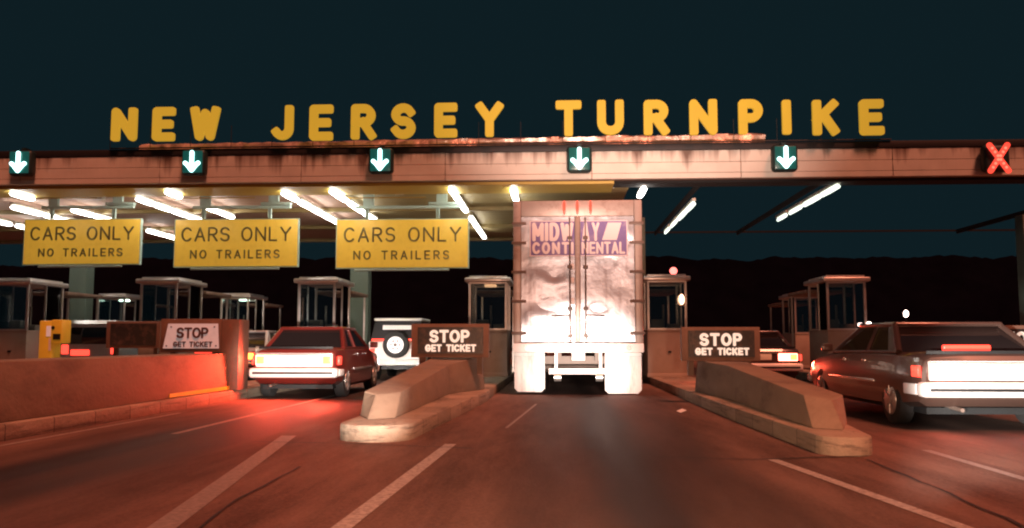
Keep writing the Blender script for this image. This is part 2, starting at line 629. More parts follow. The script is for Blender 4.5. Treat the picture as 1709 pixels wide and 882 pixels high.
GL = {
    'N': (.72, [[(0, 0), (0, 1), (.72, 0), (.72, 1)]]),
    'E': (.58, [[(.58, 1), (0, 1), (0, 0), (.58, 0)], [(0, .5), (.5, .5)]]),
    'W': (1.0, [[(0, 1), (.24, 0), (.5, .9), (.76, 0), (1.0, 1)]]),
    'J': (.55, [[(.55, 1), (.55, .27)] + arc(.28, .27, .27, .27, 0, -150)]),
    'R': (.62, [[(0, 0), (0, 1), (.34, 1)] + arc(.34, .74, .28, .26, 90, -90) + [(0, .48)], [(.3, .48), (.64, 0)]]),
    'P': (.60, [[(0, 0), (0, 1), (.32, 1)] + arc(.32, .73, .28, .27, 90, -90) + [(0, .46)]]),
    'S': (.62, [arc(.31, .74, .30, .26, 25, 180, 8) + arc(.31, .74, .30, .24, 180, 262, 5) + arc(.31, .26, .31, .25, 85, 0, 5) + arc(.31, .26, .31, .26, 0, -155, 8)]),
    'Y': (.74, [[(0, 1), (.37, .5), (.74, 1)], [(.37, .5), (.37, 0)]]),
    'T': (.66, [[(0, 1), (.66, 1)], [(.33, 1), (.33, 0)]]),
    'U': (.70, [[(0, 1), (0, .32)] + arc(.35, .32, .35, .32, 180, 360) + [(.70, 1)]]),
    'I': (0.0, [[(0, 0), (0, 1)]]),
    'K': (.66, [[(0, 0), (0, 1)], [(.64, 1), (.02, .42)], [(.24, .62), (.66, 0)]]),
    'C': (.70, [arc(.38, .5, .38, .5, 42, 318, 16)]),
    'O': (.76, [arc(.38, .5, .38, .5, 0, 360, 20)]),
    'A': (.72, [[(0, 0), (.36, 1), (.72, 0)], [(.12, .32), (.60, .32)]]),
    'L': (.54, [[(0, 1), (0, 0), (.54, 0)]]),
    'G': (.74, [arc(.38, .5, .38, .5, 42, 345, 16) + [(.75, .46), (.42, .46)]]),
    'D': (.68, [[(0, 0), (0, 1), (.3, 1)] + arc(.3, .5, .38, .5, 90, -90, 12) + [(0, 0)]]),
    'M': (.85, [[(0, 0), (0, 1), (.425, .3), (.85, 1), (.85, 0)]]),
}


squarish = True


def stroke(mb, pts, th, x0, y, z0, sx, sz, depth, k0=0, shear=0.0):
    """rounded bar per segment; consecutive bars 0.7 mm apart in depth so no faces coincide"""
    k = k0
    r = th / 2
    for (a, b) in zip(pts, pts[1:]):
        A = Vector((x0 + a[0] * sx + shear * a[1] * sz, z0 + a[1] * sz))
        B = Vector((x0 + b[0] * sx + shear * b[1] * sz, z0 + b[1] * sz))
        d = B - A
        if d.length < 1e-5:
            continue
        an = math.atan2(d.y, d.x)
        poly = []
        for (C_, base, end) in ((A, an + math.pi / 2, a is pts[0]), (B, an - math.pi / 2, b is pts[-1])):
            for i in range(13):
                t = math.pi * i / 12
                c_, s_ = math.cos(t), math.sin(t)
                if end and squarish:          # cut stroke end with small rounded corners
                    q_ = (abs(c_) ** 5 + abs(s_) ** 5) ** (-1 / 5)
                    c_, s_ = c_ * q_, s_ * q_
                poly.append((C_.x + r * (c_ * math.cos(base) - s_ * math.sin(base)), C_.y + r * (c_ * math.sin(base) + s_ * math.cos(base))))
        off = (k % 40) * 0.0007
        mb.prism(poly, 1, y - off, y + depth + off)
        k += 1
    return k


def glyph(mb, ch, xc, y, zbase, H, th, depth, wide=1.0, shear=0):
    """outer height H, centred on xc, bottom at zbase"""
    wdt, strokes = GL[ch]
    h = H - th
    k = 0
    for s in strokes:
        k = stroke(mb, s, th, xc - wdt * h * wide / 2, y, zbase + th / 2, h * wide, h, depth, k, shear)


def text(mb, s, x0, x1, y, zbase, H, th, depth, wide=1.0, shear=0):
    """spread letters of s so that the outer width runs x0..x1"""
    h = H - th
    ws = [(.36 if c == ' ' else GL[c][0]) * h * wide + th for c in s]
    gap = ((x1 - x0) - sum(ws)) / max(1, len(s) - 1)
    x = x0
    for c, wd in zip(s, ws):
        if c != ' ':
            glyph(mb, c, x + wd / 2, y, zbase, H, th, depth, wide, shear)
        x += wd + gap


def words(s, x0, x1, y, zbase, H, th, depth, wide, mat, parent, each=False):
    """each word its own part named lettering; outer width runs x0..x1"""
    h = H - th
    ws = [(.36 if c == ' ' else GL[c][0]) * h * wide + th for c in s]
    gap = ((x1 - x0) - sum(ws)) / max(1, len(s) - 1)
    x = x0
    m = MB()
    for c, wd in zip(s, ws):
        if c == ' ':
            if m:
                m.build('lettering', mat, parent)
            m = None
        else:
            m = m or MB()
            glyph(m, c, x + wd / 2, y, zbase, H, th, depth, wide)
            if each:
                m.build('letter', mat, parent)
                m = None
        x += wd + gap
    if m:
        m.build('lettering', mat, parent)


# ------------------------------------------------------------------ setting: ground, road, markings
LP, X0 = 4.75, 0.53            # lane pitch, lane centre
tag(MB().faces([(-700, -100, -.03), (700, -100, -.03), (700, 1500, -.03), (-700, 1500, -.03)], [(0, 1, 2, 3)]).build('ground', M['asph']), kind='structure')
tag(MB().faces([(-60, -30, 0), (60, -30, 0), (60, 200, 0), (-60, 200, 0)], [(0, 1, 2, 3)]).build('road', M['road']), kind='structure')


hx_ = 0
hb = MB()
hv, hf = [], []
NH = 420
rh = random.Random(4)
prev = 0
for i in range(NH + 1):
    x_ = -110 + 220 * i / NH
    e_ = 1 - .25 * max(0, (abs(x_) - 40) / 70)
    prev = prev * .9 + rh.uniform(-.3, .3)
    top_ = 1 + (12.4 + prev * .5) * e_ ** .3
    hv += [(x_, 112, -1), (x_ + rh.uniform(-.3, .3), 119, top_ * .55), (x_, 126, top_), (x_, 150, top_ * .9)]
for i in range(NH):
    for j in range(3):
        hf.append((4 * i + j, 4 * i + 4 + j, 4 * i + 5 + j, 4 * i + 1 + j))
tag(hb.faces(hv, hf).build('backdrop_ridge', surf('dark_backdrop', (0.0030, 0.0032, 0.0060), 1.0, var=.5, scale=.35, bump=0, spec=0.0)), kind='structure')  # added far ridge that catches the red fill and tones the background


def strip(name, pts, wid, mat, z=0.004):
    m = MB()
    vs = []
    for (x, y) in pts:
        vs += [(x - wid / 2, y, z), (x + wid / 2, y, z)]
    m.faces(vs, [(2 * i, 2 * i + 1, 2 * i + 3, 2 * i + 2) for i in range(len(pts) - 1)])
    return tag(m.build(name, mat), kind='structure')


def gline(pa, pb, wid, mat, ext=0):
    a, b = GR(*pa), GR(*pb)
    d = b - a
    a2 = a - d * ext
    return strip('road_marking', [(a2.x, a2.y), (b.x, b.y)], wid, mat)


gline((270, 882), (482, 728), .17, M['line_old'], .5)
gline((570, 882), (752, 742), .12, M['line'], .5)
gline((1610, 882), (1290, 768), .10, M['line'], .5)
gline((1709, 800), (1545, 752), .09, M['line_old'], .4)
gline((0, 745), (300, 690), .07, M['line_old'], .2)
gline((290, 725), (560, 660), .09, M['line_old'], 0)
gline((845, 715), (895, 675), .04, M['line_old'], 0)


def joint(name, pts, wid=.025):
    m = MB()
    k = 0
    P2 = []
    for (a, b) in zip(pts, pts[1:]):
        A, B = Vector(a), Vector(b)
        n = max(2, int((B - A).length / .25))
        for i in range(n):
            p = A.lerp(B, i / n)
            P2.append(p + Vector((random.uniform(-.02, .02), random.uniform(-.02, .02))))
    P2.append(Vector(pts[-1]))
    vs = []
    for i, p in enumerate(P2):
        d = (P2[min(i + 1, len(P2) - 1)] - P2[max(i - 1, 0)]).normalized()
        nrm = Vector((-d.y, d.x)) * wid * random.uniform(.3, .7)
        vs += [(p.x + nrm.x, p.y + nrm.y, .008), (p.x - nrm.x, p.y - nrm.y, .008)]
    m.faces(vs, [(2 * i, 2 * i + 1, 2 * i + 3, 2 * i + 2) for i in range(len(P2) - 1)])
    return tag(m.build(name, M['joint']), kind='structure')


def g2(px, py):
    v = GR(px, py)
    return (v.x, v.y)


joint('road_marking', [g2(420, 738), g2(600, 742), g2(790, 750)], .03)
joint('road_marking', [g2(1100, 764), g2(1260, 768), g2(1450, 762)], .03)
joint('road_marking', [g2(330, 882), g2(420, 822), g2(500, 780)], .02)
joint('road_marking', [g2(1450, 768), g2(1560, 815), g2(1709, 882)], .025)

# ------------------------------------------------------------------ traffic islands
BZ = .18


def island(plan, name='kerb'):
    m = MB()
    # pavement top slightly inside the kerb
    m.prism(plan, 2, -.02, BZ, bev=.025)
    return tag(m.build(name, M['kerb']), kind='structure')


def nose_plan(xa, xb, y_nose, y_end, na, nb, ytaper):
    """xa<xb edges; nose between na..nb at y_nose"""
    pts = [(xb, y_end), (xb, ytaper)]
    xc, r = (na + nb) / 2, (nb - na) / 2
    for i in range(9):
        t = math.pi * 2 - math.pi * i / 8
        pts.append((xc + r * math.cos(t), y_nose + r * .9 + r * .9 * math.sin(t)))
    pts += [(xa, ytaper), (xa, y_end)]
    return pts


ISL = {}
island(nose_plan(-2.42, -1.28, 9.25, 36, -2.40, -1.58, 15.5))
island(nose_plan(2.38, 3.50, 8.35, 36, 2.47, 2.99, 12.5))
island(nose_plan(-7.15, -5.95, 5.6, 36, -6.9, -6.0, 8))
island(nose_plan(-11.85, -10.75, 14, 36, -11.7, -10.9, 17))
island(nose_plan(-16.6, -15.5, 14, 36, -16.5, -15.6, 17))
island(nose_plan(7.15, 8.25, 11.5, 36, 7.4, 8.0, 15))
island(nose_plan(11.9, 13.0, 12, 36, 12.1, 12.8, 15))

# ------------------------------------------------------------------ crash blocks and stop boards


def block(label, plan, tops):
    """plan points with a top height each, tapered inwards at the top"""
    n = len(plan)
    cx = sum(p[0] for p in plan) / n
    b = bmesh.new()
    lo = [b.verts.new((p[0], p[1], BZ + .002)) for p in plan]
    hi = [b.verts.new((cx + (p[0] - cx) * .86, p[1] + (.42 if i in NOSE else 0), t)) for i, (p, t) in enumerate(zip(plan, tops))]
    b.faces.new(lo)
    b.faces.new(hi)
    for i in range(n):
        b.faces.new((lo[i], lo[(i + 1) % n], hi[(i + 1) % n], hi[i]))
    bmesh.ops.triangulate(b, faces=[f for f in b.faces if len(f.verts) > 4])
    bmesh.ops.recalc_face_normals(b, faces=b.faces)
    bmesh.ops.bevel(b, geom=[e for e in b.edges if e.calc_face_angle(0) > .25], offset=.018, segments=2, affect='EDGES', profile=.5)
    m = MB()
    m._merge(b)
    o = m.build('crash_barrier', M['block'], smooth=25)
    return tag(o, label, 'barrier', 'concrete crash barriers on the island noses')


NOSE = {2, 3}
block('wedge-shaped concrete barrier on the island nose left of the truck', [(-1.36, 16.5), (-1.84, 15.0), (-1.88, 10.15), (-2.16, 9.9), (-2.36, 10.4), (-2.38, 16.5)],
      [.80, .68, .46, .44, .48, .80])
NOSE = {2, 3}
block('wedge-shaped concrete barrier on the island nose right of the truck', [(2.46, 15.9), (2.66, 14.0), (2.60, 9.15), (2.86, 8.95), (3.1, 9.6), (3.40, 15.9)],
      [.74, .70, .50, .46, .50, .74])
NOSE = set()
block('long high concrete barrier along the left island beside the maroon sedan', [(-6.06, 16.3), (-6.06, 6.6), (-6.35, 6.2), (-6.8, 6.6), (-7.05, 16.3)],
      [.86, .84, .80, .84, .86])
NOSE = set()
block('concrete barrier behind the large car at the right edge', [(7.3, 16), (7.3, 13), (7.6, 12.4), (8.0, 13), (8.1, 16)], [.72, .5, .4, .5, .72])


def stop_board(x, y, z0, z1, wd, label, white=False, rz=0, post=None, letters=True):
    t = thing('stop_sign_board', label, 'sign', (x, y, 0), 'stop get ticket boards', rz)
    H = z1 - z0
    m = MB()
    m.box(-wd / 2, wd / 2, 0, .14, z0, z1, .012)
    if post:
        m.box(wd / 2 + .003, wd / 2 + post, -.02, .5, BZ + .002, z1 - .01, .01)
    m.build('frame', M['tan'], t)
    ins = .11
    if white:
        m = MB()
        q = [(-wd / 2 + .06, z0 + .07), (wd / 2 - .04, z0 + .07), (wd / 2 - .07, z1 - .09), (-wd / 2 + .15, z1 - .09)]
        m.prism(q, 1, -.02, -.002)
        m.build('sign_face', M['white_face'], t)
        words('STOP', -.26, .34, -.035, z0 + .26, .20, .036, .012, 1, M['brown_ink'], t)
        words('GET TICKET', -.32, .42, -.035, z0 + .10, .10, .020, .012, 1, M['brown_ink'], t)
        for sx, sz in ((-wd / 2 + .13, z0 + .12), (wd / 2 - .09, z0 + .12), (wd / 2 - .13, z1 - .15), (-wd / 2 + .21, z1 - .15)):
            MB().cyl((sx, -.026, sz), .014, .012, 1, 10).build('bolt', M['brown_ink'], t)
    else:
        m = MB()
        m.box(-wd / 2 + .12, wd / 2 - .1, -.02, -.002, z0 + .07, z1 - .06)
        m.build('sign_face', M['black_face'], t)
        if letters:
            words('STOP', -.37, .36, -.040, z0 + H * .44, H * .38, .050, .018, 1.0, M['white_ink'], t)
            words('GET TICKET', -.45, .48, -.040, z0 + H * .17, H * .22, .033, .018, .95, M['white_ink'], t)
    for sx in (-wd / 2 + .18, wd / 2 - .18):
        MB().box(sx - .05, sx + .05, .15, .25, BZ + .3, z1 - .05).build('post', M['tan'], t)
    return t


pl = P(751, 570, 15.8)
stop_board(pl.x, 15.8, .79, 1.40, 1.42, 'dark stop get ticket board with white letters, left of the truck')
pr = P(1203, 577, 15.4)
stop_board(pr.x, 15.4, .74, 1.33, 1.36, 'dark stop get ticket board with white letters, right of the truck')
pw = P(324, 560, 15.9)
stop_board(pw.x - .06, 15.9, .88, 1.50, 1.16, 'white stop get ticket board with dark letters above the left barrier', True, 0, .34)
stop_board(-11.1, 22.3, .92, 1.62, 1.45, 'plain brown sign board without lettering between the yellow machine and the white board', letters=False)
stop_board(7.75, 15.2, .75, 1.35, 1.20, 'stop get ticket board behind the roof of the large right car')

# yellow light trail of a car lamp, modelled as a strip on the barrier foot
tag(MB().box(-6.055, -6.045, 13.4, 15.9, .20, .26).build('yellow_lamp_streak', M['mach']), 'long yellow lamp streak modelled as a strip along the foot of the left barrier', 'light streak')

# ------------------------------------------------------------------ toll canopy
GY = 20.7
cn = thing('toll_canopy', 'long toll plaza canopy with pinkish concrete fascia beam', 'canopy', (0, 0, 0))
ZB, ZT = 4.98, 5.66
XL, XR = -24, 22
m = MB()
pan = []
x = XL
k = 0
while x < XR:
    wd = 3.55
    rows = [(ZB, ZB + .13), (ZB + .135, ZB + .39), (ZB + .395, ZT)]
    for (a, b) in rows:
        m.box(x + .008, min(x + wd, XR) - .008, GY, GY + .12, a + .002, b - .002, .006, 1)
    x += wd
    k += 1
m.build('fascia_panels', M['fascia'], cn)
MB().box(XL, XR, GY + .025, GY + .5, ZB + .01, ZT - .01).build('beam_core', M['tan'], cn)
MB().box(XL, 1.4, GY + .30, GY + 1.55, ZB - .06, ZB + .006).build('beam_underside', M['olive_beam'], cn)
MB().box(1.404, XR, GY + .30, GY + .9, ZB - .05, ZB + .006).build('beam_underside', M['roof_shade'], cn)  # right underside near-black, its lack of lamplight put into the colour
m = MB()
m.box(XL, XR, GY - .02, GY + .6, ZT + .004, ZT + .17, .01)
m.build('roof_flashing', M['flash'], cn)
# soffits
m = MB()
yy = GY + 1.56
while yy < 33.2:
    m.box(XL, -6.2, yy, yy + .27, 5.12, 5.18, .008, 1)
    yy += .28
m.build('plank_soffit', M['plank'], cn)
m = MB()
yy = GY + 1.56
while yy < 33.2:
    m.box(-6.195, 1.9, yy, yy + .50, 5.125, 5.18, .006, 1)
    yy += .51
m.build('olive_soffit', M['olive'], cn)
MB().box(XL, 1.9, GY + .5, 33.5, 5.19, 5.3).build('roof_deck', M['roof_shade'], cn)
m = MB()
for xx in (3.75, 6.85, 15.0):  # rafters made up in place of a soffit so this half stays black
    m.box(xx - .02, xx + .02, GY + .5, 33.2, 5.14, 5.3)
m.box(1.9, XR, 33.21, 33.3, 5.24, 5.3)
for o_ in (m.build('added_rafters', M['roof_shade'], cn),):
    pass
m = MB()
for yy in (25.6, 29.5, 33.25):
    m.box(XL, 1.6, yy, yy + .14, 4.99, 5.115, .01)
m.build('cross_beam', M['olive'], cn)
# parapet coping seen behind the letters
m = MB()
a, b = P(236, 232, 21.6), P(1275, 224, 21.6)
n = 90
vs = []
for i in range(n + 1):
    t = i / n
    xx = a.x + (b.x - a.x) * t
    jy = random.uniform(-.07, .07)
    zt = 6.17 + .10 * t
    vs += [(xx, 21.5 + jy, 5.84), (xx, 21.5 - jy, zt - .06 + random.uniform(-.02, .02)), (xx, 21.62 + jy, zt + random.uniform(-.006, .006)), (xx, 21.9, zt)]
fs = []
for i in range(n):
    for j in range(3):
        fs.append((4 * i + j, 4 * i + 4 + j, 4 * i + 5 + j, 4 * i + 1 + j))
m.faces(vs, fs)
m.box(a.x, b.x, 21.7, 21.95, 5.4, 5.95)
m.build('parapet_coping', M['crinkle'], cn)
# columns
for cxx in (-15.9, -6.45, 2.65, 15.0):
    m = MB()
    wd = .30 if cxx != 2.65 else .2 if cxx < 10 else .2
    m.box(cxx - wd, cxx + wd, 28, 28.5, BZ, 5.1, .03)
    m.build('column', M['col'], cn)

for xx, yy in ((-9.0, 22.6), (-4.2, 22.6), (-12.6, 23.0), (-.2, 22.5)):
    MB().box(xx - .12, xx + .12, yy, yy + .2, 5.0, 5.117, .01).build('junction_box', M['tray'], cn)
m = MB()
m.bar((XL, 22.45, 5.09), (1.5, 22.45, 5.09), .02, 8)
m.build('conduit', M['tray'], cn)
# ------------------------------------------------------------------ the big letters
LY = 20.55
ls = thing('roof_letter_sign', 'big yellow NEW JERSEY TURNPIKE letters standing along the canopy', 'sign', (0, LY, 5.9))
for ch, px, yb, yt in (('N', 207, 236, 181), ('E', 273, 236, 180), ('W', 342, 235, 179), ('J', 471, 234, 177), ('E', 536, 235, 176),
                       ('R', 606, 233, 175), ('S', 673, 232, 174), ('E', 744, 230, 173), ('Y', 817, 229, 172), ('T', 949, 228, 169),
                       ('U', 1019, 226, 168), ('R', 1095, 226, 168), ('N', 1174, 226, 167), ('P', 1253, 225, 167), ('I', 1313, 225, 168),
                       ('K', 1378, 226, 168), ('E', 1455, 226, 167)):
    p = P(px, yb, LY)
    q = P(px, yt, LY)
    m = MB()
    wide = .82 if ch == 'W' else .95
    glyph(m, ch, p.x, -.06, p.z - 5.9, q.z - p.z, .205, .09, wide)
    m.build('letter', M['yellow'], ls)
m = MB()
a, b = P(180, 236, LY), P(1490, 228, LY)
m.bar((a.x, .11, -.045), (b.x, .11, -.045), .018)
xx = a.x
while xx < b.x:
    m.bar((xx, .11, -.06), (xx, .11, .5), .008, 6)
    xx += 1.02
m.build('mounting_rail', M['flash'], ls)

squarish = False
# ------------------------------------------------------------------ lane signals
SY = 20.35


def signal(px, py, kind, label, name='lane_signal'):
    p = P(px, py, SY)
    t = thing(name, label, 'lane signal', (p.x, SY, p.z), 'green arrow lane signals' if kind == 'arrow' else None)
    m = MB()
    m.box(-.30, .30, .05, .32, -.30, .34, .10, 4)
    m.box(-.05, .05, .2, .45, .3, .42)
    m.build('housing', M['sigbox'], t)
    if kind == 'arrow':
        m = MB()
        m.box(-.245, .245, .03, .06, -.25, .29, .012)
        m.build('lens', M['cyan_halo'], t)  # glowing face added behind the arrow to imitate its halo
        m = MB()
        z = 0.02
        m_pts = [[(0, .24), (0, -.20)], [(-.16, -.02), (-.11, -.06), (0, -.20)], [(.16, -.02), (.11, -.06), (0, -.20)]]
        k = 0
        for s in m_pts:
            k = stroke(m, s, .095, 0, -.02, 0, 1, 1, .03, k)
        m.build('neon_arrow', M['cyan'], t)
    else:
        m = MB()
        for i, (dx) in enumerate((-.045, .045)):
            pass
        k = stroke(m, [(-.20, .30), (.20, -.30)], .13, 0, -.02, 0, 1, 1, .03, 0)
        stroke(m, [(.20, .30), (-.20, -.30)], .13, 0, -.02, 0, 1, 1, .03, k)
        m.build('neon_cross', M['redneon'], t)
        m = MB()
        for s in (1, -1):
            for i in range(6):
                a_ = -1 + 2 * (i + .5) / 6
                m.sph((s * .18 * a_, -.03, .27 * a_), .032, (1, .5, 1))
        m.build('lamp_dots', glow('red_lamp_dots', (1, .16, .10), 1.0), t)
    return t


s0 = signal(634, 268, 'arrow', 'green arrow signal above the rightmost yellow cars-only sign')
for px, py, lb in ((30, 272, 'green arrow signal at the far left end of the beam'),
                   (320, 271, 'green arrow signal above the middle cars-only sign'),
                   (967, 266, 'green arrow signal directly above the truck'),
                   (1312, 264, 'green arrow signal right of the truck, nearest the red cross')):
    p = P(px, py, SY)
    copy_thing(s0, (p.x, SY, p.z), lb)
signal(1667, 264, 'cross', 'red cross lane signal at the right end of the beam', 'closed_lane_signal')

# ------------------------------------------------------------------ canopy lamps
lamp_no = 0
BRACE = {}


def tube_lamp(x, y0, y1, z, where, dim=False, wd=.19):
    t = thing('ceiling_lamp', where, 'ceiling lamp', (x, y0, z), 'fluorescent lamps under the canopy')
    m = MB()
    m.box(-.05, .05, 0, y1 - y0, .118, .20, .01)
    m.build('housing', M['tray'], t)
    m = MB()
    n = max(1, round((y1 - y0) / 1.2))
    seg = (y1 - y0) / n
    for i in range(n):
        ya, yb = i * seg + .02, (i + 1) * seg - .02
        prof = [(wd / 2 * math.cos(R(a)), .055 + .06 * math.sin(R(a))) for a in range(0, 360, 20)]
        taper = [(ya, .45), (ya + .1, .9), ((ya + yb) / 2, 1.0), (yb - .1, .9), (yb, .45)]
        m.hull([[(px_ * k_, y_, .055 + (pz_ - .055) * k_) for (px_, pz_) in prof] for (y_, k_) in taper])
    m.build('diffuser', M['tube_dim'] if dim else M['tube'], t)
    return t


def lab(row, i, n):
    if n == 1:
        return 'single white fluorescent lamp %s' % row
    pos = ['nearest', 'second', 'third', 'fourth', 'fifth'][i]
    return '%s white fluorescent lamp of the row %s' % (pos, row)


ROWS = [
    (-1.08, [(21.3, 23.0), (23.06, 24.8)], 'over the left top corner of the truck'),
    (2.16, [(21.3, 22.6)], 'over the right top corner of the truck'),
    (-2.62, [(21.2, 23.0), (23.02, 24.9), (26.1, 28.6), (28.65, 31.3)], 'to the right of the rightmost cars-only sign'),
    (-5.65, [(21.3, 22.9), (23.2, 24.9), (25.1, 26.8)], 'crossing the top of the rightmost cars-only sign'),
    (-6.95, [(21.5, 22.7), (22.9, 25.3), (25.34, 27.8)], 'between the middle and rightmost cars-only signs'),
    (-9.85, [(21.2, 22.1), (23.6, 25.8)], 'above the middle cars-only sign'),
    (-11.1, [(22.2, 24.3), (24.34, 26.5)], 'between the leftmost and middle cars-only signs'),
    (-13.9, [(21.2, 22.2), (24.0, 26.4), (28.6, 31.4)], 'above the leftmost cars-only sign'),
    (-15.3, [(23.4, 24.9), (24.95, 26.8)], 'left above the leftmost cars-only sign'),
    (-17.6, [(24.6, 27.0), (27.2, 29.4)], 'at the far left edge of the canopy'),
]
for x, segs, row in ROWS:
    for i, (a, b) in enumerate(segs):
        tube_lamp(x, a, b, 4.80, lab(row, i, len(segs)), wd=.17 if x > -2.7 else .20)
for x, segs, row in [(3.75, [(23.7, 25.2), (25.26, 26.9), (27.1, 28.6), (28.9, 30.2)], 'right of the truck under the dark roof'),
                     (6.85, [(21.2, 22.7), (22.74, 24.3), (24.4, 25.8), (26.0, 27.2)], 'nearest the right end of the dark roof')]:
    for i, (a, b) in enumerate(segs):
        tube_lamp(x, a, b, 4.80, lab(row, i, len(segs)), True, .15 if i < 2 else .08)

# ------------------------------------------------------------------ cars-only signs
CY = 23.2


def cars_only(px0, px1, pyt, pyb, label):
    a, b = P(px0, pyb, CY), P(px1, pyt, CY)
    W, H = b.x - a.x, b.z - a.z
    t = thing('cars_only_sign', label, 'sign', ((a.x + b.x) / 2, CY, a.z), 'yellow cars only signs')
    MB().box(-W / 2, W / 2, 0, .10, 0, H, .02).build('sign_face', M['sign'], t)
    m = MB()
    f_ = .025
    m.box(-W / 2 - f_, W / 2 + f_, .02, .12, -f_, -.002)
    m.box(-W / 2 - f_, W / 2 + f_, .02, .12, H + .002, H + f_)
    m.box(-W / 2 - f_, -W / 2 - .002, .02, .12, -.001, H + .001)
    m.box(W / 2 + .002, W / 2 + f_, .02, .12, -.001, H + .001)
    m.build('sign_frame', M['steel'], t)
    words('CARS ONLY', -W * .445, W * .45, -.012, H * .53, H * .31, .048, .010, 1.0, M['inkd'], t, True)
    words('NO TRAILERS', -W * .37, W * .36, -.012, H * .16, H * .19, .038, .010, 1.0, M['inkd'], t, True)
    m = MB()
    m.bar((-W * .36, -.02, -.07), (W * .36, -.02, -.07), .030)
    for sx in (-W * .33, 0, W * .33):
        m.bar((sx, 0, -.07), (sx, .05, 0), .012, 6)
    m.build('bottom_rail', M['steel'], t)
    m = MB()
    m.box(-W * .36, W * .44, -.03, .07, H + .30, H + .38, .01)
    m.build('top_rail', M['steel'], t)
    for sx in (-W * .27, W * .27):
        m = MB()
        m.box(sx - .045, sx - .02, -.02, .06, H + .03, H + .30)
        m.box(sx + .02, sx + .045, -.02, .06, H + .03, H + .30)
        m.box(sx - .02, sx + .02, .015, .025, H + .03, H + .30)
        m.build('hanger', M['steel'], t)
    m = MB()
    m.box(W * .20, W * .44, -.05, .12, H + .39, H + .47, .01)
    m.box(W * .26, W * .34, -.02, .08, H + .47, 5.12 - a.z)
    m.build('mounting_bracket', M['steel'], t)
    MB().box(-W * .30, -W * .22, -.02, .08, H + .385, 5.12 - a.z).build('mounting_bracket', M['steel'], t)
    m = MB()
    m.bar((-W * .46, -.5, H + .52), (W * .20, -.5, H + .52), .014, 6)
    m.build('conduit', M['yellow_side'], t)
    return t


cars_only(38, 234, 366, 441, 'leftmost of the three hanging yellow cars-only signs')
cars_only(290, 497, 366, 445, 'middle of the three hanging yellow cars-only signs')
cars_only(561, 781, 366, 447, 'rightmost yellow cars-only sign, the one nearest the truck')

# ------------------------------------------------------------------ toll booths


def make_booth(label, loc, lit=None, wd=1.10):
    t = thing('toll_booth', label, 'toll booth', loc, 'toll booths on the islands')
    h, d = 2.62, 1.7
    x0, x1 = -wd / 2 + .04, wd / 2 - .04
    m = MB()
    m.box(x0, x1, 0, d, .0, 1.20, .012)
    m.box(x0 - .012, x1 + .012, -.012, d + .012, 0, .10, .005)
    m.box(x0 - .012, x1 + .012, -.014, d + .014, 1.17, 1.215, .005)
    m.build('wall', M['booth'], t)
    for (sy, yg) in ((.03, .03), (d - .03, d - .03)):
        m = MB()
        for sx in (x0 + .03, x1 - .03):
            m.box(sx - .03, sx + .03, sy - .03, sy + .03, 1.216, h - .142, .004, 1)
        for zz in (1.236, h - .162):
            m.box(x0 + .058, x1 - .058, yg - .015, yg + .015, zz - .018, zz + .018)
        fr = m.build('window_frame', M['alu'], t)
        if sy < .5:
            MB().box(x0 + .061, x1 - .061, .027, .033, 1.256, h - .182).build('window_pane', M['glass'], fr)
    for sx in (x0 + .03, x1 - .03):
        fr = MB().box(sx - .02, sx + .02, d * .5 - .02, d * .5 + .02, 1.216, h - .142).build('window_post', M['alu'], t)
    MB().box(x0 + .027, x0 + .033, .062, d * .5 - .022, 1.217, h - .142).build('window_pane', M['glass'], t)
    MB().box(x1 - .033, x1 - .027, d * .5 + .022, d - .062, 1.217, h - .142).build('window_pane', M['glass'], t)
    m = MB()
    m.box(-wd / 2 - .06, wd / 2 + .06, -.10, d + .10, h - .14, h - .02, .035, 3)
    m.box(-wd / 2 + .05, wd / 2 - .05, .05, d - .05, h - .02, h + .03, .01)
    m.build('roof', M['alu'], t)
    m = MB()
    m.box(x0 + .08, x1 - .08, .5, .95, 1.216, 1.25)
    m.box(x0 + .15, x0 + .48, .55, .85, 1.25, 1.50, .02)
    m.box(x1 - .42, x1 - .14, .6, .9, 1.25, 1.38, .02)
    m.box(x0 + .5, x0 + .55, .9, .95, 1.25, 1.9)
    m.build('cash_register', M['boxi'], t)
    # rear half roof, a step lower
    m = MB()
    m.box(-wd / 2 + .02, wd / 2 + .02, d + .11, d + 2.1, h - .34, h - .24, .03, 2)
    m.build('rear_canopy', M['tan'], t)
    m = MB()
    for sx in (x0 + .05, x1 - .02):
        m.box(sx - .025, sx + .025, d + 1.9, d + 1.95, 0, h - .34)
    m.build('rear_post', M['alu'], t)
    if lit:
        m = MB()
        m.box(-.16, .16, d * .5, d * .5 + .22, h - .21, h - .15, .01)
        m.build('booth_lamp', lit, t)
    m = MB()
    m.box(x0 + .52, x0 + .60, -.03, -.012, .62, .67)
    m.build('latch', M['dark'], t)
    return t


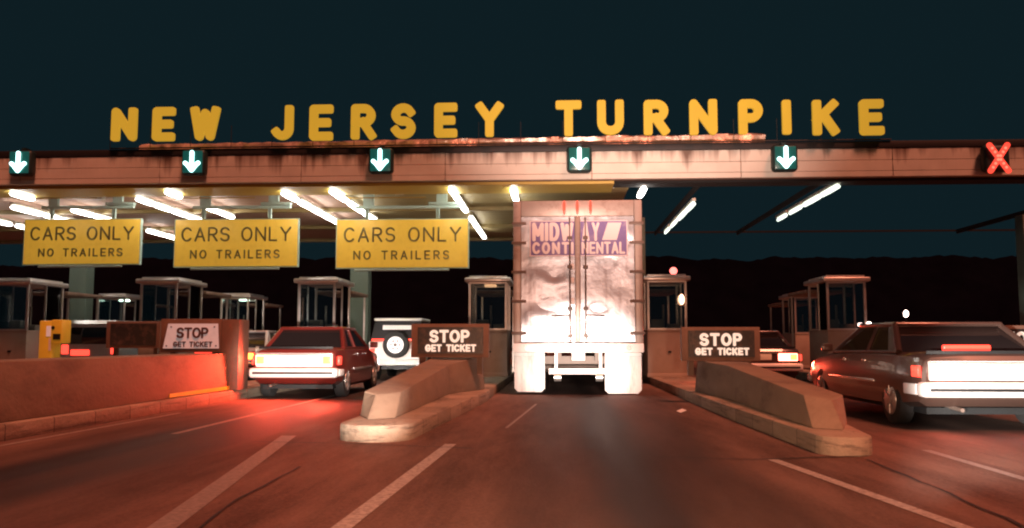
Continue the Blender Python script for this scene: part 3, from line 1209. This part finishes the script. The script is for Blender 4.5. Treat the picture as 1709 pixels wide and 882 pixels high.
bl = P(814, 560, 22.9)
make_booth('toll booth with pale flat roof directly left of the truck', (bl.x, 22.9, BZ), glow('dim_booth_lamp', (1, .5, .25), .8))
br = P(1114, 560, 22.6)
make_booth('toll booth with pale flat roof directly right of the truck', (br.x, 22.6, BZ), None)
for px, Y, lb, lit in ((527, 23.0, 'toll booth rising behind the maroon sedan', None),
                       (262, 22.9, 'toll booth behind the white stop get ticket board', None),
                       (14, 23.0, 'dark toll booth cut by the left edge of the picture', None),
                       (1415, 23.2, 'dim toll booth behind the front of the large bronze car', None),
                       ):
    p = P(px, 560, Y)
    make_booth(lb, (p.x, Y, BZ), lit)
gl = glow('greenish_booth_lamp', (.75, 1, .8), 2.5)
for px, Y, lb, lit in ((390, 30.5, 'farther toll booth with lit roof, right of the white board', gl),
                       (183, 30.5, 'farther toll booth with lit roof behind the yellow machine', gl),
                       (1352, 31, 'farther dim toll booth left of the right-hand dim booth', None)):
    p = P(px, 560, Y)
    make_booth(lb, (p.x, Y, BZ), lit)

# lamps on and near the booths
p = P(1124, 456, 23.2)
t = thing('beacon_lamp', 'round glowing beacon on the roof of the booth right of the truck', 'beacon', (p.x, 23.2, 2.80))
MB().cyl((0, 0, .04), .07, .04).build('base', M['dark'], t)
MB().sph((0, 0, .16), .10).build('globe', glow('beacon_globe', (1, .17, .14), 1.7), t)
p = P(1138, 500, 22.45)
t = thing('wall_lamp', 'bright oval lamp on the front corner of the booth right of the truck', 'lamp', (p.x, 22.5, p.z))
MB().box(-.03, .03, .02, .09, -.12, .12).build('bracket', M['dark'], t)
MB().sph((0, -.02, 0), .09, (.75, .6, 1.5)).build('globe', glow('orange_globe', (1, .50, .28), 3.5), t)
p = P(1449, 541, 20.5)
p = P(1450, 535, 22.9)
t = thing('wall_lamp', 'small white lamp at the booth behind the large right car', 'lamp', (p.x, 22.9, p.z - .1))
MB().box(-.02, .02, .02, .25, -.03, .03).build('bracket', M['dark'], t)
MB().sph((0, 0, 0), .06, (1.2, .7, 1)).build('globe', M['lampwhite'], t)
p = P(1512, 524, 60)
t = thing('street_lamp', 'tiny distant lamp on a pole above the large right car', 'street lamp', (p.x, 60, 0))
MB().bar((0, 0, 0), (0, 0, p.z), .06).build('pole', M['dark'], t)
MB().sph((0, 0, p.z), .16, (1, 1, 1.5)).build('globe', M['lampwhite'], t)

# ------------------------------------------------------------------ yellow machine and small things on the left
p = P(82, 556, 19.3)
t = thing('ticket_machine', 'yellow boxy ticket machine on the far left island', 'machine', (p.x, 19.3, BZ))
MB().box(-.24, .06, 0, .4, .0, 1.38, .03).box(.065, .32, -.05, .35, .86, 1.40, .03).build('cabinet', M['mach'], t)
m = MB()
m.box(-.06, .04, -.015, -.002, 1.02, 1.26)
m.build('label_plate', M['white_face'], t)
MB().box(.13, .30, -.068, -.052, .95, 1.08).build('slot', M['dark'], t)
MB().cyl((.12, -.06, 1.22), .04, .012, 1).build('button', M['dark'], t)
MB().box(.01, .06, -.02, -.004, .7, .98).build('light_strip', M['white'], t)
tag(MB().box(0, .12, 0, .09, 0, .006).build('litter', M['paper']), 'scrap of white paper in the gutter right of the truck', 'litter')
bpy.data.objects['litter'].location = GR(1136, 690) + Vector((0, 0, .006))
bpy.data.objects['litter'].rotation_euler = (R(12), R(-14), .6)

# ------------------------------------------------------------------ the truck trailer
TY = 17.75
tx = .425
W2 = 1.32
t = thing('truck_trailer', 'tall aluminium semi trailer seen from behind in the middle lane', 'truck', (tx, TY, 0))
ZF, ZR = 1.08, 3.98
m = MB()
m.box(-W2 + .01, W2 - .01, .12, 13.5, ZF - .02, ZR - .01, .02)
m.build('box_body', M['trailer'], t)
m = MB()
m.box(-W2, -W2 + .16, 0, .12, ZF - .03, ZR, .015)
m.box(W2 - .16, W2, 0, .12, ZF - .03, ZR, .015)
m.box(-W2 + .163, W2 - .163, .003, .117, ZR - .33, ZR - .003, .01)
m.build('rear_frame', M['trim'], t)


def door(x0, x1):
    b = bmesh.new()
    nx, nz = 26, 52
    z0, z1 = ZF, ZR - .335
    g = [[None] * (nz + 1) for _ in range(nx + 1)]
    rnd = random.Random(int(x0 * 100) + 5)
    dents = [(rnd.uniform(x0 + .1, x1 - .1), rnd.uniform(z0 + .2, z1 - .2), rnd.uniform(.10, .30), rnd.uniform(-.035, .028)) for _ in range(13)]
    for i in range(nx + 1):
        for j in range(nz + 1):
            x, z = x0 + (x1 - x0) * i / nx, z0 + (z1 - z0) * j / nz
            e = min(i, nx - i, j, nz - j) / 3
            dy = sum(a * math.exp(-(((x - cx) / r) ** 2 + ((z - cz) / (r * .6)) ** 2)) for cx, cz, r, a in dents) * min(1, e)
            g[i][j] = b.verts.new((x, .05 - dy, z))
    for i in range(nx):
        for j in range(nz):
            b.faces.new((g[i][j], g[i + 1][j], g[i + 1][j + 1], g[i][j + 1]))
    mm = MB()
    mm._merge(b)
    mm.box(x0, x1, .06, .10, z0, z1)
    return mm.build('rear_door', M['trailer'], t)


for d_ in ((-W2 + .165, -.06), (.06, W2 - .165)):
    dd = door(*d_)
    x0, x1 = d_
    for zz in (1.25, 1.9, 2.5, 3.1, 3.5):
        xe = x0 if x0 < 0 else x1
        s = 1 if x0 < 0 else -1
        MB().box(min(xe - s * .20, xe + s * .10), max(xe - s * .20, xe + s * .10), -.02, .0, zz - .03, zz + .03, .008).build('hinge', M['under'], dd)
    m = MB()
    xi = x1 - .10 if x0 < 0 else x0 + .10
    m.bar((xi, -.015, ZF - .02), (xi, -.015, ZR - .36), .018)
    for zz in (1.2, 1.75, 2.6, 3.2):
        m.box(xi - .05, xi + .05, -.035, .02, zz - .035, zz + .035, .008)
    m.bar((xi, -.05, 1.62), (xi - .38 * (1 if x0 < 0 else -1), -.05, 1.60), .016)
    m.build('lock_rod', M['under'], dd)
m = MB()
m.box(-.055, .055, -.01, .07, ZF, ZR - .336, .012)
m.build('centre_post', M['trim'], t)
for zz in (2.60, 2.32, 1.9):
    MB().box(-.14, -.07, -.02, .02, zz - .06, zz + .06, .01).build('latch_plate', M['white'], t)
# banner
m = MB()
x0, x1, z0, z1 = -.98, 1.02, 2.82, 3.56
m.box(x0, -.061, -.018, -.004, z0, z1)
m.box(.061, x1, -.018, -.004, z0, z1)
bn = m.build('banner', M['blue'], t)
m = MB()
for (a, b_) in ((x0, -.061), (.061, x1)):
    m.box(a, b_, -.022, -.019, z0 + .002, z0 + .022)
    m.box(a, b_, -.022, -.019, z1 - .022, z1 - .002)
m.box(x0, x0 + .02, -.022, -.019, z0 + .024, z1 - .024)
m.box(x1 - .02, x1, -.022, -.019, z0 + .024, z1 - .024)
text(m, 'MIDW', x0 + .05, -.08, -.026, z0 + .31, .39, .075, .004, .62)
text(m, 'AY', .09, .45, -.026, z0 + .31, .39, .055, .004, .42)
m.prism([(.50, z0 + .33), (.80, z0 + .33), (.90, z0 + .69), (.62, z0 + .69)], 1, -.026, -.022)
text(m, 'CONTI', x0 + .05, -.08, -.026, z0 + .045, .25, .054, .004, .8)
text(m, 'NENTAL', .08, x1 - .05, -.026, z0 + .045, .25, .045, .004, .7)
m.build('banner_lettering', M['banner_ink'], bn)
# rear marker lamps
for dx in (-.27, 0, .27):
    m = MB()
    m.sph((dx, -.02, ZR - .16), .05, (.62, .5, 2.9))
    m.build('marker_lamp', M['marker'], t)
# sill, lamps, underrun frame
m = MB()
m.box(-W2, W2, -.03, .14, ZF - .22, ZF - .033, .012)
m.build('rear_sill', M['white'], t)
for sx in (-1, 1):
    for k in range(2):
        m = MB()
        xc = sx * (1.02 - k * .22)
        m.cyl((xc, -.045, ZF - .125), .06, .03, 1, 20)
        m.build('tail_lamp', M['tail'], t)
    m = MB()
    m.box(sx * .45 - .03, sx * .45 + .03, .03, .12, .5, ZF - .224)
    m.build('underrun_post', M['white'], t)
m = MB()
m.box(-.60, .60, .0, .10, .42, .54, .012)
m.build('underrun_bar', M['white'], t)
for sx in (-.42, .42):
    MB().cyl((sx, .02, .36), .085, .14, 0, 14).build('bump_stop', M['hub'], t)
m = MB()
m.box(-.70, .70, .4, .6, .62, .78)
m.box(-.42, -.34, .13, 9, .70, 1.05)
m.box(.34, .42, .13, 9, .70, 1.05)
for yy in (1.3, 2.55):
    m.cyl((0, yy, .51), .07, 2.2, 0, 12)
m.build('chassis', M['under'], t)
m = MB()
m.box(-.135, .135, -.055, -.032, .70, .96, .012)
m.build('licence_plate', M['white'], t)
for x0, x1, zb in ((-1.30, -.68, .06), (.54, 1.28, .03)):
    m = MB()
    c = .07
    m.prism([(x0, zb + c), (x0 + c, zb), (x1 - c, zb), (x1, zb + c), (x1, ZF - .30), (x0, ZF - .30)], 1, .10, .125, .004)
    m.box(x0, x1, .06, .16, ZF - .297, ZF - .225)
    m.build('mud_flap', M['flap'], t)
for yy in (1.3, 2.55):
    for sx in (-1, 1):
        for k in (0, 1):
            xc = sx * (1.14 - k * .33)
            w_ = MB().cyl((xc, yy, .51), .51, .27, 0, 32, bev=.05).build('wheel', M['rubber'], t)
            MB().cyl((xc + sx * .10, yy, .51), .28, .09, 0, 24).build('rim', M['hub'], w_)

# ------------------------------------------------------------------ cars


def car(label, loc, paint, L=4.7, W=1.78, H=1.40, rz=0, brake=True, bumper='chrome', dm=None, name='sedan', tailstyle='wide', power=25, amber=True, glare_tail=False, plate=True, stripe=True, high=False):
    t = thing(name, label, 'car', loc, None, rz)
    hw = W / 2
    zdeck, zbelt = H * .69, H * .70

    def ring(y, zb, zt, h, crown=.02):
        pts = [(-h * .86, zb), (-h * .96, zb + .06), (-h, zb + (zt - zb) * .42), (-h * .985, zt - .16), (-h * .95, zt - .045), (-h * .86, zt), (-h * .4, zt + crown), (h * .4, zt + crown),
               (h * .86, zt), (h * .95, zt - .045), (h * .985, zt - .16), (h, zb + (zt - zb) * .42), (h * .96, zb + .06), (h * .86, zb)]
        return [(x, y, z) for x, z in pts]
    m = MB()
    m.hull([ring(.06, .40, zdeck - .10, hw * .90), ring(.09, .36, zdeck - .05, hw * .94), ring(.20, .28, zdeck, hw * .975), ring(L * .2, .22, zdeck + .01, hw),
            ring(L * .30, .20, zbelt, hw), ring(L * .62, .20, zbelt - .01, hw), ring(L * .72, .20, zbelt - .03, hw * .995), ring(L * .90, .24, zbelt - .12, hw * .96),
            ring(L * .97, .32, zbelt - .20, hw * .91), ring(L * .985, .38, zbelt - .26, hw * .87)])
    body = m.build('body', paint, t, 30)
    # wheel arches cut out of the body
    cut = MB()
    for yy in (L * .20, L * .80):
        for sx in (-1, 1):
            cut.cyl((sx * (hw - .06), yy, .33), .375, .5, 0, 32)
    co = cut.build('arch', None)
    md = body.modifiers.new('b', 'BOOLEAN')
    md.object = co
    md.operation = 'DIFFERENCE'
    dg = bpy.context.evaluated_depsgraph_get()
    me = bpy.data.meshes.new_from_object(body.evaluated_get(dg))
    body.modifiers.clear()
    body.data = me
    bpy.data.objects.remove(co)
    # greenhouse
    y0, y1, y2, y3 = L * .17, L * .28, L * .54, L * .70
    b0, b1 = hw * .90, hw * .72
    zb, zt = zbelt - .01, H - .05
    A = [(-b0, y0, zb), (b0, y0, zb), (b0, y3, zb - .02), (-b0, y3, zb - .02)]
    B = [(-b1, y1, zt), (b1, y1, zt), (b1 * .98, y2, zt), (-b1 * .98, y2, zt)]
    m = MB()
    m.faces(A + B, [(0, 1, 5, 4), (1, 2, 6, 5), (2, 3, 7, 6), (3, 0, 4, 7), (4, 5, 6, 7)])
    m.build('windows', M['carglass'], t)
    m = MB()
    m.box(-b1 * 1.05, b1 * 1.05, y1 - .06, y2 + .05, zt - .02, zt + .05, .035, 3)
    for i in range(4):
        p, q = Vector(A[i]), Vector(B[i])
        m.bar(p, q, .045 if i < 2 else .03, 8)
    for sx in (-1, 1):
        ym = (y1 + y2) / 2
        m.bar((sx * b0, ym - .05, zb), (sx * b1, ym - .02, zt), .03, 8)
        m.bar((sx * b0, y0, zb + .01), (sx * b0, y3, zb - .01), .022, 8)
        # wide rear pillar
        m.prism([(y0 + .03, zb), (y0 + .42, zb), (y1 + .18, zt), (y1 - .01, zt)], 0, sx * (b0 + b1) / 2 - .004, sx * (b0 + b1) / 2 + .004) if False else None
        qv = [(sx * (b0 + .006), y0 + .02, zb), (sx * (b0 + .006), y0 + .36, zb), (sx * (b1 + .006), y1 + .22, zt), (sx * (b1 + .006), y1, zt)]
        m.faces(qv, [(0, 1, 2, 3)])
    m.bar((-b1, y1, zt), (b1, y1, zt), .035, 8)
    m.build('roof', paint, t, fixn=False)
    # bumper
    bm_ = M[bumper] if isinstance(bumper, str) else bumper
    m = MB()
    m.box(-hw * .99, hw * .99, -.06, .16, .40, .58, .05, 3)
    m.box(-hw * .99, -hw * .93, .162, .55, .42, .56, .02)
    m.box(hw * .93, hw * .99, .162, .55, .42, .56, .02)
    rb = m.build('bumper', bm_, t)
    if stripe:
        MB().box(-hw * .90, hw * .90, -.072, -.062, .47, .51, .003).build('bumper_strip', M['dark'], rb)
    m = MB()
    m.box(-hw * .9, hw * .9, L - .10, L + .05, .38, .54, .04, 3)
    m.build('front_bumper', bm_, t)
    # tail panel
    m = MB()
    m.box(-hw * .86, hw * .86, .025, .10, .60, zdeck - .09, .015)
    m.build('tail_panel', M['white'] if glare_tail else paint, t)  # white here paints in the glare that washes out the rear
    if high:
        MB().box(-.30, .30, L * .17 - .02, L * .17 + .06, zbelt + .01, zbelt + .09, .02).build('high_brake_lamp', M['tail'], t)
    tw = .44 if tailstyle == 'wide' else .36
    for sx in (-1, 1):
        xa, xb = sx * hw * .86, sx * (hw * .86 - tw)
        m = MB()
        m.box(min(xa, xb), max(xa, xb), .0, .03, .64, zdeck - .13, .012)
        tl = m.build('tail_lamp', M['brake'] if brake else M['tail'], t)
        if amber:
            m = MB()
            m.box(min(xa - sx * .02, xa - sx * .17), max(xa - sx * .02, xa - sx * .17), -.012, .02, .66, zdeck - .15, .008)
            m.build('turn_lamp', M['amber'], tl)
        if power:
            d = bpy.data.lights.new('tail_light', 'AREA')
            d.energy = power
            d.color = (1, .07, .035)
            d.shape = 'RECTANGLE'
            d.size = tw
            d.size_y = .14
            o = bpy.data.objects.new('tail_light', d)
            COL.objects.link(o)
            o.parent = t
            o.location = (sx * (hw * .86 - tw / 2), -.09, .72)
            o.rotation_euler = (R(90), 0, math.pi)
            o.rotation_euler = Vector((0, -1, -.12)).to_track_quat('-Z', 'Y').to_euler()
    for sx in (-1, 1):
        MB().box(sx * hw * .965 - .012, sx * hw * .965 + .03, .10, .30, .64, zdeck - .15, .01).build('side_marker', M['tail'], t)
    if plate:
        MB().box(-.16, .16, .005, .023, .66, .80, .004).build('licence_plate', M['plate'], t)
    m = MB()
    m.box(-hw * .84, hw * .84, L * .03, L * .03 + .012, zdeck - .01, zdeck + .034, .003)
    m.build('boot_lid_seam', M['dark'], t)
    m = MB()
    m.box(-hw * .86, hw * .86, -.004, .026, zdeck - .125, zdeck - .10, .004)
    m.build('tail_trim', M['chrome'], t)
    m = MB()
    m.bar((-hw * .5, -.02, .25), (-hw * .5, .4, .27), .025)
    m.build('exhaust', M['under'], t)
    # trim and handles
    for sx in (-1, 1):
        m = MB()
        m.box(sx * hw - .008, sx * hw + .012, L * .30, L * .70, .52, .56, .004)
        m.box(sx * hw - .02, sx * hw + .02, L * .36, L * .36 + .14, zbelt - .14, zbelt - .115, .006)
        m.box(sx * hw - .02, sx * hw + .02, L * .53, L * .53 + .14, zbelt - .14, zbelt - .115, .006)
        m.build('side_trim', M['chrome'], t)
        m = MB()
        m.box(min(sx * hw, sx * (hw + .17)), max(sx * hw, sx * (hw + .17)), L * .645, L * .645 + .1, zbelt - .02, zbelt + .11, .03)
        m.build('mirror', paint, t)
        for yy in (L * .20, L * .80):
            wx = sx * (hw - .12)
            wh = MB().cyl((wx, yy, .32), .32, .20, 0, 36, bev=.03).build('wheel', M['rubber'], t)
            m = MB()
            m.cyl((wx + sx * .085, yy, .32), .20, .05, 0, 28, bev=.01)
            m.cyl((wx + sx * .115, yy, .32), .06, .02, 0, 16)
            for k_ in range(8):
                an = k_ * math.pi / 4
                m.bar((wx + sx * .112, yy + .07 * math.cos(an), .32 + .07 * math.sin(an)), (wx + sx * .112, yy + .18 * math.cos(an), .32 + .18 * math.sin(an)), .012, 6)
            m.build('hub_cap', M['hub'], wh)
    # interior hint: seats behind the glass are dark, underbody closes the view
    MB().box(-hw * .8, hw * .8, .3, L - .3, .18, .26).build('underbody', M['dark'], t)
    return t


mc = car('maroon boxy sedan with glowing brake lights left of the middle island', (-4.97, 16.25, 0), M['redpaint'], L=4.25, W=1.70, H=1.38, power=44, bumper='white', glare_tail=True)
for hx in (-.6, .6):      # its own low beams light the off-road car ahead
    spot('car_headlight', (-4.97 + hx, 20.58, .62), (-4.6 + hx * .8, 24.6, .75), 230, 42, .6)
    MB().box(hx - .16, hx + .16, 4.14, 4.22, .54, .68, .02).build('headlight', M['lampwhite'], mc)
car('large bronze sedan with wide white rear bumper cut by the right edge', (5.30, 10.75, 0), M['bronze'], L=5.0, W=1.92, H=1.34, power=8, bumper='white', amber=False, glare_tail=True, high=True)
car('dark sedan with red tail lights beyond the barrier right of the truck', (4.82, 20.6, 0), M['darkpaint'], L=4.6, W=1.76, H=1.36, power=26, bumper='white')
car('silver sedan waiting behind the white stop get ticket board', (-8.15, 21.0, 0), M['silver'], L=4.5, W=1.74, H=1.38, brake=False, power=3)

# minivan, far left lane


def van(label, loc, W=1.8, H=1.72, L=4.5):
    t = thing('minivan', label, 'minivan', loc)
    hw = W / 2

    def ring(y, zb, zt, h, ht):
        pts = [(-h * .9, zb), (-h, zb + .15), (-h, .95), (-ht, zt - .08), (-ht * .9, zt), (ht * .9, zt), (ht, zt - .08), (h, .95), (h, zb + .15), (h * .9, zb)]
        return [(x, y, z) for x, z in pts]
    m = MB()
    m.hull([ring(.0, .35, H - .12, hw * .93, hw * .76), ring(.12, .28, H - .02, hw, hw * .82), ring(L * .55, .25, H, hw, hw * .82), ring(L * .70, .25, H - .12, hw, hw * .80),
            ring(L * .86, .25, 1.06, hw * .97, hw * .93), ring(L, .35, .85, hw * .86, hw * .84)])
    m.build('body', M['silver'], t, 30)
    m = MB()
    m.prism([(-hw * .72, 1.02), (hw * .72, 1.02), (hw * .62, H - .22), (-hw * .62, H - .22)], 1, -.012, .06, .01)
    m.build('rear_window', M['carglass'], t)
    m = MB()
    m.box(-hw * .95, hw * .95, -.09, .1, .38, .56, .04)
    m.build('bumper', M['chrome'], t)
    for sx in (-1, 1):
        m = MB()
        m.box(sx * hw * .80 - .1, sx * hw * .80 + .1, -.03, .05, .74, 1.0, .02)
        m.build('tail_lamp', M['tail'], t)
        for yy in (.8, L - .9):
            wh = MB().cyl((sx * (hw - .1), yy, .32), .32, .22, 0, 28, bev=.03).build('wheel', M['rubber'], t)
            MB().cyl((sx * (hw + .0), yy, .32), .19, .04, 0, 20).build('hub_cap', M['hub'], wh)
    MB().box(-hw * .6, 0, -.03, -.005, .70, .86, .01).build('reflector_panel', M['tail'], t)
    return t


van('silver minivan in the far left lane beside the yellow machine', (-13.3, 24.2, 0))

# white off-roader with spare wheel
t = thing('off_road_car', 'white off-road car with black soft top and spare wheel on its back', 'off-road car', (-4.55, 24.6, 0))
m = MB()
m.box(-.82, .82, .0, 1.0, .45, 1.10, .05, 3)
m.box(-.80, .80, 1.003, 3.4, .45, 1.08, .05, 3)
m.box(-.72, .72, 3.403, 3.9, .5, 1.0, .05, 3)
m.build('body', M['white'], t)
m = MB()
A = [(-.78, .02), (.78, .02), (.78, 2.1), (-.78, 2.1)]
B = [(-.66, .14), (.66, .14), (.66, 1.75), (-.66, 1.75)]
m.faces([(x, y, 1.10) for x, y in A] + [(x, y, 1.68) for x, y in B], [(0, 1, 5, 4), (1, 2, 6, 5), (2, 3, 7, 6), (3, 0, 4, 7), (4, 5, 6, 7)])
m.build('soft_top', M['softtop'], t)
MB().box(-.69, .69, .10, 1.8, 1.684, 1.76, .03, 3).build('roof_panel', M['white'], t)
m = MB()
m.box(-.42, .52, .035, .06, 1.43, 1.56, .01, rot=Matrix.Rotation(R(-11), 4, 'X'))
m.build('rear_window', M['white'], t)
m = MB()
m.box(-.72, .72, -.02, -.003, 1.12, 1.17, .005)
m.build('red_stripe', M['tail'], t)
sw = MB().cyl((.0, -.14, 1.0), .375, .22, 1, 40, bev=.06).build('spare_wheel', M['rubber'], t)
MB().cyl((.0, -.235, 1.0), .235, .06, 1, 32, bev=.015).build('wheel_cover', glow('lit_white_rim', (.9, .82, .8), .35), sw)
m = MB()
for k in range(6):
    an = k * math.pi / 3
    m.cyl((.12 * math.cos(an), -.27, 1.0 + .12 * math.sin(an)), .028, .016, 1, 12)
m.cyl((0, -.275, 1.0), .05, .02, 1, 16)
m.build('wheel_bolts', M['under'], sw)
m = MB()
m.box(-.80, .80, -.14, -.005, .42, .58, .03)
m.build('bumper', M['white'], t)
for sx in (-1, 1):
    m = MB()
    m.box(sx * .70 - .07, sx * .70 + .07, -.03, -.002, .70, .90, .01)
    m.build('tail_lamp', M['tail'], t)
    for yy in (.65, 3.2):
        wh = MB().cyl((sx * .74, yy, .36), .36, .24, 0, 30, bev=.04).build('wheel', M['rubber'], t)
        MB().cyl((sx * .85, yy, .36), .20, .05, 0, 20).build('hub_cap', M['hub'], wh)
MB().box(-.5, .5, .3, 3.5, .30, .44).build('chassis', M['dark'], t)
